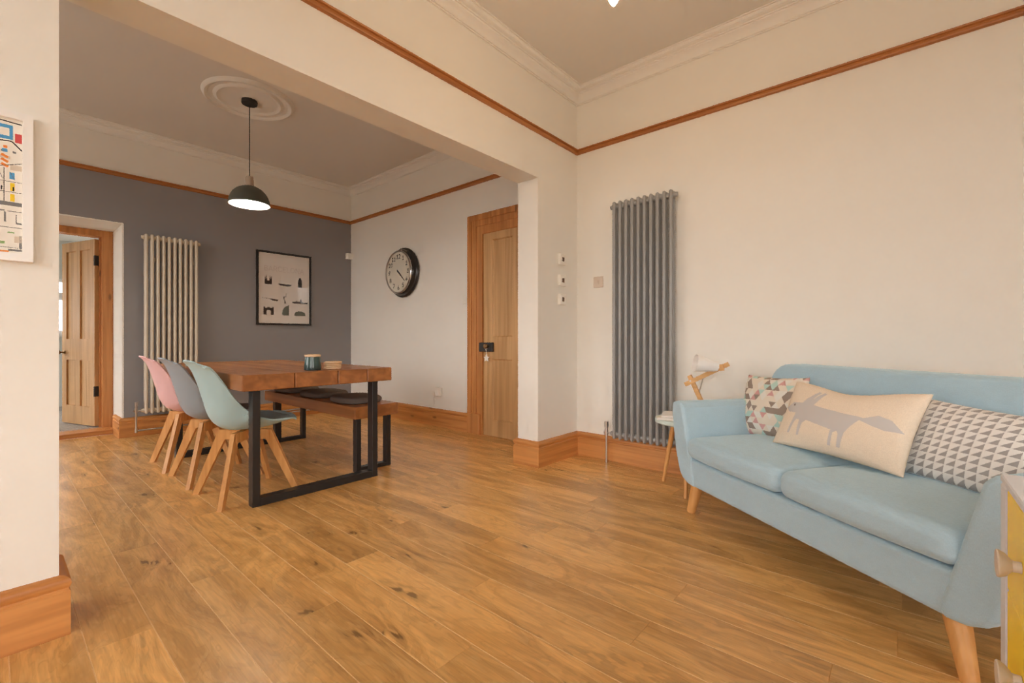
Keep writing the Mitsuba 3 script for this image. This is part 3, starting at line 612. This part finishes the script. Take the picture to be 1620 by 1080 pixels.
# ---------------------------------------------------------------- dining chairs
ST = np.array([(.238, .455), (.155, .420), (.03, .394), (-.08, .396), (-.155, .425), (-.198, .49), (-.222, .58), (-.250, .69), (-.280, .77), (-.318, .808)])
HW = np.array([.205, .228, .240, .243, .240, .232, .220, .203, .185, .150])
CU = np.array([.010, .035, .070, .105, .130, .122, .085, .048, .022, .0])
s_ = np.linspace(0, 1, len(ST))
fy, fz, fw, fc = (PchipInterpolator(s_, q) for q in (ST[:, 0], ST[:, 1], HW, CU))
def shell_grid(ss, vv, off=0.0):
    s, v = np.meshgrid(ss, vv, indexing='ij')
    y, z, w, c = fy(s), fz(s), fw(s), fc(s); e = 1e-3
    ty, tz = fy(np.clip(s + e, 0, 1)) - fy(np.clip(s - e, 0, 1)), fz(np.clip(s + e, 0, 1)) - fz(np.clip(s - e, 0, 1))
    l = np.hypot(ty, tz); ty, tz = ty / l, tz / l; ny, nz = tz, -ty
    a = np.abs(v); d = c * a ** 2.4
    end = np.clip((s - 0.80) / 0.2, 0, 1) ** 2 * 0.055 * a ** 3 - np.clip((0.15 - s) / 0.15, 0, 1) ** 2 * 0.045 * a ** 3
    P = np.stack([w * v * (1 - 0.10 * a ** 4 * (c / 0.13)), y + ny * d - ty * end, z + nz * d - tz * end], -1)
    du = np.gradient(P, axis=0); dv = np.gradient(P, axis=1); n = np.cross(dv, du); n /= np.linalg.norm(n, axis=-1, keepdims=True)
    if n[len(ss) // 4, len(vv) // 2, 2] < 0: n = -n
    return P, n
ss, vv = np.linspace(0, 1, 44), np.linspace(-1, 1, 27)
SP, SN = shell_grid(ss, vv)
shell_mesh = grid_shell(SP, SP + SN * 0.009)
ps, pv = np.linspace(0.04, 0.43, 22), np.linspace(-0.84, 0.84, 19)
PP, PN = shell_grid(ps, pv)
q1, q2 = np.meshgrid(np.linspace(-1, 1, 22), np.linspace(-1, 1, 19), indexing='ij')
pad_mesh = grid_shell(PP + PN * 0.011, PP + PN * (0.014 + 0.020 * ((1 - q1 ** 4) * (1 - q2 ** 4)) ** 0.5)[..., None])
def chair_leg(sx, sy):
    top, bot = np.array([sx * 0.085, sy * 0.085 - 0.01, 0.388]), np.array([sx * 0.208, sy * 0.208, 0.0])
    rad = np.array([sx, sy, 0]) / math.sqrt(2); tan = np.array([-sy, sx, 0]) / math.sqrt(2)
    pts = []
    for c, w in ((bot, 0.035), (top, 0.062)):
        for a in (-.5, .5):
            for b in (-.5, .5): pts.append(c + rad * w * a + tan * 0.024 * b)
    return hull(pts)
leg_meshes = [chair_leg(sx, sy) for sx in (-1, 1) for sy in (-1, 1)]
rail_meshes = [hull([np.array([a * t * 0.10 + u * 0.013 * b, t * 0.10 * 1.0 - 0.01 + u * 0.013, z]) for t in (-1, 1) for u in (-1, 1) for z in (0.330, 0.386)]) for a, b in ((1, -1), (-1, 1))]
chair_ply = {}
for i, (x, y, rz, col, lab) in enumerate(((-3.012, 1.020, 0.02, 'teal', 'pale blue-green moulded chair with wooden legs, nearest the camera at the dining table'),
                                         (-3.560, 1.012, 0.0, 'grey', 'blue-grey moulded chair with wooden legs, between the pink and blue-green chairs'),
                                         (-4.088, 1.005, -0.02, 'pink', 'pink moulded chair with wooden legs, furthest along the dining table'))):
    k = thing('dining_chair', lab, 'chair', 'moulded chairs along the dining table')
    M = mat4(rotz(rz), (x, y, 0))
    put(k + '__shell', moved(shell_mesh, M), 'shell_' + col, 55)
    put(k + '__seat_pad', moved(pad_mesh, M), 'pad_' + col, 55)
    for m in leg_meshes: put(k + '__leg', moved(m, M), 'beech')
    for m in rail_meshes: put(k + '__cross_rail', moved(m, M), 'beech')

# jar and coasters
thing('jar', 'dark green glazed jar with wooden lid on the dining table', 'jar')
JX, JY = -2.757, 1.300
JM = mat4(None, (JX, JY, TT))
put('jar__body', moved(lathe([(0, 0), (0.046, 0), (0.049, 0.004), (0.0495, 0.02), (0.046, 0.055), (0.043, 0.075), (0.042, 0.082), (0, 0.082)], 56), JM), 'jar_glaze', 40)
put('jar__lid', moved(lathe([(0, 0.082), (0.044, 0.082), (0.047, 0.084), (0.0475, 0.092), (0.045, 0.096), (0, 0.096)], 56), JM), 'pale_wood', 40)
for i in range(4):
    z = TT + 0.0005 + i * 0.0122
    put('coaster', moved(lathe([(0, 0), (0.0460, 0), (0.0505, 0.0012), (0.0530, 0.0040), (0.0535, 0.0058), (0.0530, 0.0076), (0.0505, 0.0106), (0.0460, 0.0118), (0, 0.0118)], 56), mat4(None, (-2.765 + 0.002 * (i % 2), 1.432 + 0.0015 * i, z))), 'pale_wood', 40,
        ('round pale wooden coaster at the bottom of the stack on the table', 'round pale wooden coaster second from the bottom of the stack', 'round pale wooden coaster second from the top of the stack', 'round pale wooden coaster on top of the stack beside the jar')[i], 'coaster', 'coasters stacked on the dining table')

# ---------------------------------------------------------------- pendant, ceiling rose, bulb
PX, PY = -4.12, 1.41
PM = mat4(None, (PX, PY, 0))
put('ceiling_rose', moved(lathe([(0, ZC - 0.012), (0.10, ZC - 0.012), (0.205, ZC - 0.010), (0.218, ZC - 0.018), (0.232, ZC - 0.023), (0.248, ZC - 0.018), (0.258, ZC - 0.010), (0.288, ZC - 0.010), (0.297, ZC - 0.020), (0.315, ZC - 0.026), (0.330, ZC - 0.017), (0.338, ZC), (0, ZC)], 96), PM), 'cornice_paint', 35,
    'round moulded plaster ceiling rose above the dining table', 'ceiling rose')
thing('pendant_lamp', 'dark green dome pendant lamp hanging over the dining table', 'lamp')
put('pendant_lamp__ceiling_cup', moved(lathe([(0, 2.884), (0.045, 2.884), (0.058, 2.889), (0.060, 2.9175), (0, 2.9175)], 40), PM), 'cord_black', 40)
put('pendant_lamp__cord', moved(tube((0, 0, 2.26), (0, 0, 2.89), 0.0035, n=10), PM), 'cord_black', 40)
put('pendant_lamp__socket_cap', moved(lathe([(0, 2.285), (0.026, 2.285), (0.030, 2.280), (0.031, 2.222), (0.036, 2.218), (0.036, 2.206), (0, 2.206)], 40), PM), 'concrete_cap', 40)
dome = [(0.153 * math.cos(a) ** 0.9 if math.cos(a) > 0 else 0.0, 2.052 + 0.155 * math.sin(a)) for a in np.radians(np.linspace(0, 90, 22))]
dome_in = [(max(r - 0.003, 0), z - (0.003 if r < 0.10 else 0.0)) for r, z in dome][::-1]
put('pendant_lamp__shade', moved(lathe(dome + [(0, 2.2071)], 72), PM), 'lamp_green', 40)
put('pendant_lamp__shade_lining', moved(lathe(dome_in[:-1] + [(0.151, 2.051)], 72), PM), 'lamp_inside', 40, label='white inside of the shade')
bl = moved(trimesh.creation.icosphere(3, 0.042), mat4(None, (PX, PY, 2.115)))
put('pendant_lamp__bulb', bl, 'white_gloss', True, emitter={'type': 'area', 'radiance': {'type': 'rgb', 'value': list(BULB_DINING)}})
BX, BY, BZ = -0.897, 1.670, 2.292
thing('ceiling_light', 'glowing candle bulb hanging from the ceiling of the front room', 'lamp')
BM = mat4(None, (BX, BY, BZ))
put('ceiling_light__bulb', moved(lathe([(0, 0), (0.003, 0.001), (0.006, 0.006), (0.014, 0.016), (0.022, 0.032), (0.026, 0.052), (0.025, 0.074), (0.017, 0.097), (0.012, 0.104), (0, 0.104)], 32), BM), 'white_gloss', True, emitter={'type': 'area', 'radiance': {'type': 'rgb', 'value': list(BULB_MAIN)}})
put('ceiling_light__socket', moved(lathe([(0, 0.104), (0.014, 0.104), (0.016, 0.108), (0.016, 0.165), (0.006, 0.18), (0, 0.18)], 24), BM), 'brass_aged', 40)
put('ceiling_light__cord', moved(tube((0, 0, 0.175), (0, 0, ZC - BZ - 0.02), 0.003, n=10), BM), 'cord_black', 40)
put('ceiling_light__ceiling_cup', moved(lathe([(0, -0.03), (0.03, -0.028), (0.045, -0.012), (0.048, 0), (0, 0)], 32), mat4(None, (BX, BY, ZC))), 'brass_aged', 40)

# ---------------------------------------------------------------- clock
CX, CZ = -4.383, 1.703
WY = np.array([[1, 0, 0], [0, 0, -1], [0, 1, 0.0]])            # local z -> out of the clock wall (-y), local y -> up
CM = mat4(WY, (CX, YD, CZ))
thing('wall_clock', 'round station clock with cream face and deep black case on the dining room wall', 'clock')
put('wall_clock__case', moved(lathe([(0, 0.002), (0.270, 0.002), (0.285, 0.010), (0.288, 0.024), (0.280, 0.036), (0.268, 0.042), (0.262, 0.060), (0.252, 0.078), (0.246, 0.084), (0, 0.084)], 80), CM), 'black_gloss', 35)
put('wall_clock__bezel', moved(lathe([(0.228, 0.084), (0.248, 0.084), (0.249, 0.092), (0.242, 0.100), (0.232, 0.100), (0.228, 0.092), (0.228, 0.084)], 80), CM), 'chrome', 35, label='chrome rim')
put('wall_clock__face', moved(lathe([(0, 0.0845), (0.228, 0.0845), (0.228, 0.0865), (0, 0.0865)], 80), CM), 'clock_face', 35)
nums = []
for h in range(1, 13):
    a = math.radians(90 - 30 * h); t = meshkit.text_mesh(str(h), 0.048, 0.0006, bold=True); c = t.bounds.mean(0)
    t.apply_translation((0.178 * math.cos(a) - c[0], 0.178 * math.sin(a) - c[1], 0.0866)); nums.append(t)
put('wall_clock__numerals', moved(cat(*nums), CM), 'ink_dark', kind='stuff')
def hand(a, l0, l1, w, z):
    d, s = np.array([math.cos(a), math.sin(a), 0]), np.array([-math.sin(a), math.cos(a), 0])
    return hull([d * l + s * w * f * k + np.array([0, 0, z + e]) for l, f in ((-l0, 1.0), (l1, 0.45)) for k in (-1, 1) for e in (0, 0.0012)])
put('wall_clock__hour_hand', moved(hand(math.radians(90 - 30 * (4 + 22 / 60)), 0.02, 0.115, 0.0110, 0.0885), CM), 'ink_dark')
put('wall_clock__minute_hand', moved(hand(math.radians(90 - 6 * 22.0), 0.03, 0.160, 0.0085, 0.0905), CM), 'ink_dark')
put('wall_clock__glass', moved(trimesh.Trimesh([(0.229 * math.cos(a), 0.229 * math.sin(a), 0.096) for a in np.arange(64) * math.pi / 32], [[0, i, i + 1] for i in range(1, 63)], process=False), CM), 'pane')

# ---------------------------------------------------------------- poster on the grey wall
thing('framed_poster', 'black framed white city poster with nine small dark landmark icons on the grey wall', 'poster')
PYC, PZC, PW, PH = 2.290, 1.527, 0.626, 0.856
XW = np.array([[0, 0, 1], [1, 0, 0], [0, 1, 0.0]])              # local x -> +y, local y -> up, local z -> +x
FM = mat4(XW, (XG, PYC, PZC))
def frame_mesh(w, h, b, d, z0=0.001):
    o, i = [(-w / 2, -h / 2), (w / 2, -h / 2), (w / 2, h / 2), (-w / 2, h / 2)], [(-w / 2 + b, -h / 2 + b), (w / 2 - b, -h / 2 + b), (w / 2 - b, h / 2 - b), (-w / 2 + b, h / 2 - b)]
    m = extrude(o, d, holes=[i]); m.apply_translation((0, 0, z0)); return m
put('framed_poster__frame', moved(frame_mesh(PW, PH, 0.021, 0.026), FM), 'black_gloss')
put('framed_poster__sheet', moved(box(-PW / 2 + 0.016, PW / 2 - 0.016, -PH / 2 + 0.016, PH / 2 - 0.016, 0.008, 0.012), FM), 'paper_white')
t = meshkit.text_mesh('BARCELONA', 0.062, 0.0005); s = 0.455 / (t.bounds[1][0] - t.bounds[0][0]); t.apply_transform(np.diag([s, 1, 1, 1])); t.apply_translation((-0.228 - t.bounds[0][0], 0.200, 0.012))
put('framed_poster__lettering', moved(t, FM), 'ink_pale', kind='stuff')
def icon(pts, x, y, s=1.08):
    m = extrude([(a * s, b * s) for a, b in pts], 0.0005); m.apply_translation((x, y, 0.0121)); return m
C0, C1, C2, Q0, Q1, Q2 = -0.185, 0.0, 0.180, 0.045, -0.140, -0.310
tw = [(-.036, 0), (.036, 0), (.036, .055), (.031, .095), (.027, .055), (.022, .055), (.018, .105), (.013, .055), (.010, .040), (-.010, .040), (-.013, .055), (-.018, .105), (-.022, .055), (-.027, .055), (-.031, .095), (-.036, .055)]
bench_i = [(-.072, .020), (-.055, .026), (.072, .022), (.072, .008), (.030, 0), (-.045, .006)]
bullet = [(-.022, 0), (.022, 0), (.023, .055), (.016, .09), (.006, .108), (-.006, .108), (-.016, .09), (-.023, .055)]
ship = [(-.10, .034), (.0, .026), (.085, .018), (.08, .0), (.03, .004), (.0, .020)]
mast = [(-.004, 0), (.012, .0), (.012, .01), (.004, .03), (-.008, .068), (.014, .075), (.012, .125), (.008, .079), (-.014, .076), (-.014, .062), (-.003, .03)]
skyline = [(-.085, 0), (.085, 0), (.085, .016), (.06, .018), (.045, .010), (.02, .022), (.012, .048), (.004, .048), (.0, .022), (-.03, .022), (-.04, .034), (-.05, .018), (-.085, .018)]
arch = [(-.052, 0), (-.022, 0), (-.022, .038), (-.012, .052), (.012, .052), (.022, .038), (.022, 0), (.052, 0), (.052, .085), (.036, .085), (.036, .074), (.014, .074), (.014, .082), (-.014, .082), (-.014, .074), (-.036, .074), (-.036, .085), (-.052, .085)]
sail = [(-.036, 0), (.036, 0), (.036, .112), (.014, .106), (-.012, .088), (-.032, .055), (-.038, .02)]
domei = [(-.062, 0), (.062, 0), (.060, .020), (.046, .040), (.02, .052), (-.02, .053), (-.05, .042), (-.062, .02)]
for pts, x, y, ink in ((tw, C0, Q0, 'ink_dark'), (bench_i, C1, Q0 - 0.01, 'ink_dark'), (bullet, C2, Q0 - 0.012, 'ink_dark'), (ship, C0 + 0.02, Q1 - 0.008, 'ink_dark'), (mast, C1, Q1 - 0.03, 'ink_dark'),
                       (skyline, C2, Q1 - 0.022, 'ink_dark'), (arch, C0 + 0.005, Q2, 'ink_dark'), (sail, C1 + 0.01, Q2, 'ink_green'), (domei, C2, Q2 - 0.002, 'ink_green')):
    put('framed_poster__icon', moved(icon(pts, x, y), FM), ink)
put('framed_poster__glass', moved(trimesh.Trimesh([(-PW / 2 + .015, -PH / 2 + .015, 0.018), (PW / 2 - .015, -PH / 2 + .015, 0.018), (PW / 2 - .015, PH / 2 - .015, 0.018), (-PW / 2 + .015, PH / 2 - .015, 0.018)], [[0, 1, 2], [0, 2, 3]], process=False), FM), 'pane')

# ---------------------------------------------------------------- picture on the left
thing('framed_picture', 'white framed colourful illustrated street print on the wall left of the opening', 'picture')
QW, QH = 0.46, 0.441
QYC, QZC = 0.083 - QW / 2, 1.3835
QM = mat4(XW, (XP, QYC, QZC))
put('framed_picture__frame', moved(frame_mesh(QW, QH, 0.022, 0.028), QM), 'white_gloss')
put('framed_picture__sheet', moved(box(-QW / 2 + 0.021, QW / 2 - 0.021, -QH / 2 + 0.021, QH / 2 - 0.021, 0.010, 0.016), QM), 'paper_cream')
def rect(x0, x1, z0, z1, h=0.0003): return box(x0 - QYC, x1 - QYC, z0 - QZC, z1 - QZC, 0.016, 0.016 + h)
def seg(x0, z0, x1, z1, w=0.0015, h=0.0005):
    p, q = np.array([x0 - QYC, z0 - QZC]), np.array([x1 - QYC, z1 - QZC]); d = (q - p) / np.linalg.norm(q - p); n = np.array([-d[1], d[0]]) * w
    return hull([(*(e + n * k), 0.016 + g) for e in (p, q) for k in (-1, 1) for g in (0, h)])
XR = 0.060
def zz(py): return 1.604 - (py - 195) * (1.604 - 1.163) / (423 - 195)
def yy(px): return 0.083 - (52 - px) * 0.00137
L0 = -0.33
prints = {k: [] for k in ('ink_blue', 'ink_red', 'ink_yellow', 'ink_orange', 'ink_grey', 'ink_leaf', 'ink_buff', 'ink_dark')}
prints['ink_dark'] += [seg(L0, zz(198), XR, zz(212)), seg(L0, zz(262), yy(20), zz(240)), seg(yy(20), zz(240), XR, zz(252)), seg(yy(9), zz(282), yy(9), zz(333), 0.0008), seg(yy(0), zz(281), XR, zz(272), 0.0008), seg(L0, zz(302), XR, zz(302), 0.0006), seg(L0, zz(318), XR, zz(318), 0.0006)]
prints['ink_blue'] += [rect(L0, yy(22), zz(221), zz(216)), rect(L0, yy(22), zz(238), zz(233)), rect(yy(17), yy(22), zz(238), zz(216)), rect(yy(17), yy(24.5), zz(298), zz(288), 0.0002)]
prints['ink_red'] += [rect(yy(25), XR, zz(241), zz(227))]
prints['ink_orange'] += [seg(yy(5), zz(262 + 7 * i), yy(15), zz(266 + 7 * i), 0.0035) for i in range(3)] + [seg(L0, zz(407), yy(16), zz(409), 0.002), rect(yy(8), yy(14), zz(252), zz(248))]
prints['ink_blue'] += [rect(yy(6), yy(14), zz(258), zz(253))]
for q in range(10):
    x1 = yy(24.5) - q * 0.0235
    prints['ink_yellow'] += [rect(x1 - 0.009, x1, zz(316), zz(304)), rect(x1 - 0.009, x1, zz(332), zz(321))] if q != 1 else []
    prints['ink_dark'] += [rect(x1 - 0.004, x1 - 0.001, zz(316), zz(310), 0.0006)]
    prints['ink_grey'] += [seg(x1 - 0.009, zz(287), x1, zz(299), 0.0006), rect(x1 - 0.004, x1 + 0.003, zz(258), zz(255))]
prints['ink_grey'] += [rect(L0, XR, zz(339), zz(333)), rect(L0, yy(10), zz(348), zz(346)), rect(yy(14), XR, zz(348), zz(347)), rect(yy(9), yy(12), zz(364), zz(349)), rect(yy(26), yy(27.5), zz(366), zz(352)), rect(yy(26), XR, zz(366.5), zz(364)), rect(L0, XR, zz(372.5), zz(371.5)), rect(yy(15), XR, zz(408), zz(405)), rect(yy(31), XR, zz(404), zz(384)), seg(L0, zz(398), yy(30), zz(403), 0.0008)]
prints['ink_leaf'] += [rect(yy(14), yy(24), zz(381), zz(379)), rect(yy(2), yy(10), zz(398), zz(394))]
prints['ink_buff'] += [rect(yy(18), XR, zz(284), zz(276)), rect(L0, yy(18), zz(268), zz(264)), rect(yy(24), XR, zz(395), zz(385))]
for k, v in prints.items(): put('framed_picture__print', moved(cat(*v), QM), k, kind='stuff')

# ---------------------------------------------------------------- small fittings
XW2 = XW
for i, (z0, z1) in enumerate(((1.505, 1.591), (1.345, 1.427), (1.196, 1.283))):
    zc, yc = (z0 + z1) / 2, 2.896
    M = mat4(XW, (XP, yc, zc))
    k = thing('thermostat', ('white heating thermostat, top of the three beside the corner', 'white heating thermostat, middle of the three beside the corner', 'white heating thermostat, bottom of the three beside the corner')[i], 'thermostat', 'three heating thermostats on the partition')
    put(k + '__body', moved(box(-0.043, 0.043, -0.043, 0.043, 0.0005, 0.028, 0.004), M), 'white_plastic')
    put(k + '__display', moved(box(-0.016, 0.012, -0.016, 0.016, 0.0278, 0.0290), M), 'display_brown')
    put(k + '__bezel', moved(frame_mesh(0.050, 0.058, 0.004, 0.002, 0.0276), M), 'white_gloss')
def switch(key, M, lab, mat):
    k = thing(key, lab, 'light switch')
    put(k + '__plate', moved(box(-0.043, 0.043, -0.043, 0.043, 0.0005, 0.009, 0.003), M), mat)
    put(k + '__rocker', moved(hull([(x, y, z) for x in (-0.008, 0.008) for y, z in ((-0.013, 0.009), (0.013, 0.009), (-0.013, 0.0105), (0.013, 0.0150))]), M), mat)
glossy('switch_steel', (0.62, 0.52, 0.43), 0.35, 0.3)
switch('light_switch', mat4(WY, (-1.812, YB, 1.380)), 'small square light switch on the white wall left of the grey radiator', 'switch_steel')
switch('light_switch', mat4(WY, (-3.345, YD, 1.333)), 'small square light switch beside the dining room door frame', 'white_plastic')
k = thing('wall_socket', 'white double wall socket low on the dining room wall beneath the clock', 'socket')
SM = mat4(WY, (-3.775, YD, 0.368))
put(k + '__plate', moved(box(-0.073, 0.073, -0.043, 0.043, 0.0005, 0.010, 0.003), SM), 'white_plastic')
put(k + '__switch', moved(box(-0.012, -0.002, 0.015, 0.030, 0.010, 0.0125), SM), 'white_gloss'); put(k + '__switch', moved(box(0.002, 0.012, 0.015, 0.030, 0.010, 0.0125), SM), 'white_gloss')
k = thing('plug_in_adaptor', 'white plug-in adaptor in the socket under the clock, the larger of two plugs', 'plug')
put(k + '__body', moved(box(0.010, 0.066, -0.045, 0.052, 0.0128, 0.062, 0.006), SM), 'white_plastic')
k = thing('plug', 'small white plug beside the larger adaptor in the low wall socket', 'plug')
put(k + '__body', moved(box(-0.066, -0.020, -0.042, 0.004, 0.0128, 0.036, 0.006), SM), 'white_plastic')
put(k + '__cable', moved(sweep([(-0.043, -0.040, 0.025), (-0.043, -0.06, 0.025), (-0.05, -0.09, 0.02), (-0.06, -0.14, 0.012), (-0.062, -0.178, 0.032)], 0.003), SM), 'white_plastic', 40)
k = thing('alarm_sensor', 'small white motion sensor in the corner between the grey and white walls', 'sensor')
put(k + '__body', hull([(XG + dx, YD - dy, 2.03 + z) for dx, dy in ((0.001, 0.001), (0.001, 0.078), (0.022, 0.082), (0.046, 0.060), (0.055, 0.001)) for z in (-0.036, 0.040)]), 'white_plastic')
put(k + '__lens', hull([(XG + dx, YD - dy, 2.012 + z) for dx, dy in ((0.020, 0.074), (0.040, 0.058), (0.044, 0.062), (0.026, 0.079)) for z in (-0.012, 0.012)]), 'white_gloss')
k = thing('star_ornament', 'white star ornament hanging from the black door lock', 'ornament')
star = [((0.040 if i % 2 == 0 else 0.018) * math.cos(math.pi / 2 + i * math.pi / 5), (0.040 if i % 2 == 0 else 0.018) * math.sin(math.pi / 2 + i * math.pi / 5)) for i in range(10)]
m = extrude(star, 0.007); put(k + '__star', moved(m, mat4(WY, (-3.006, YD - 0.052, 0.752))), 'white_gloss')
put(k + '__string', sweep([(-3.006, YD - 0.056, 0.790), (-3.008, YD - 0.058, 0.82), (-3.014, YD - 0.062, 0.845), (-3.005, YD - 0.064, 0.853), (-2.996, YD - 0.062, 0.845), (-3.004, YD - 0.058, 0.82), (-3.006, YD - 0.056, 0.790)], 0.0015, 8), 'white_gloss')

# ---------------------------------------------------------------- chest of drawers at the right edge
thing('chest_of_drawers', 'white chest with bright yellow drawers and wooden knobs in front of the sofa arm', 'chest of drawers')
HX, HY0, HY1, HT = 0.122, 0.36, 1.100, 0.707
put('chest_of_drawers__carcass', cat(box(HX, 0.54, HY1 - 0.045, HY1, 0.03, HT - 0.014, 0.002), box(HX, 0.54, HY0, HY0 + 0.045, 0.03, HT - 0.014, 0.002), box(0.52, 0.54, HY0 + 0.045, HY1 - 0.045, 0.03, HT - 0.014), box(HX + 0.02, 0.52, HY0 + 0.045, HY1 - 0.045, 0.04, 0.065)), 'chest_white')
put('chest_of_drawers__top', box(HX, 0.545, HY0 - 0.003, HY1 + 0.003, HT - 0.012, HT, 0.002), 'chest_white')
for y in (HY0 + 0.05, HY1 - 0.05):
    for x in (HX + 0.05, 0.49): put('chest_of_drawers__foot', tube((x, y, 0), (x, y, 0.034), 0.016, 0.02, 18), 'knob_wood', 40)
for i in range(4):
    z1 = 0.693 - 0.157 * i; z0 = z1 - 0.154
    put('chest_of_drawers__drawer', box(HX + 0.0015, HX + 0.35, HY0 + 0.052, HY1 - 0.052, z0, z1, 0.002), 'yellow_paint', label='yellow drawer')
    dk = [k for k in scene if k.startswith('chest_of_drawers__drawer') and '__knob' not in k][-1]
    for y in (0.93, 0.53):
        KM = mat4(np.array([[0, 0, -1], [0, 1, 0], [1, 0, 0.0]]), (HX + 0.001, y, (z0 + z1) / 2 - 0.001))
        put(dk + '__knob', moved(lathe([(0, 0), (0.0075, 0), (0.0075, 0.009), (0.0092, 0.010), (0.0150, 0.015), (0.0188, 0.0215), (0.0190, 0.023), (0.0180, 0.0242), (0, 0.0246)], 32), KM), 'knob_wood', 40)
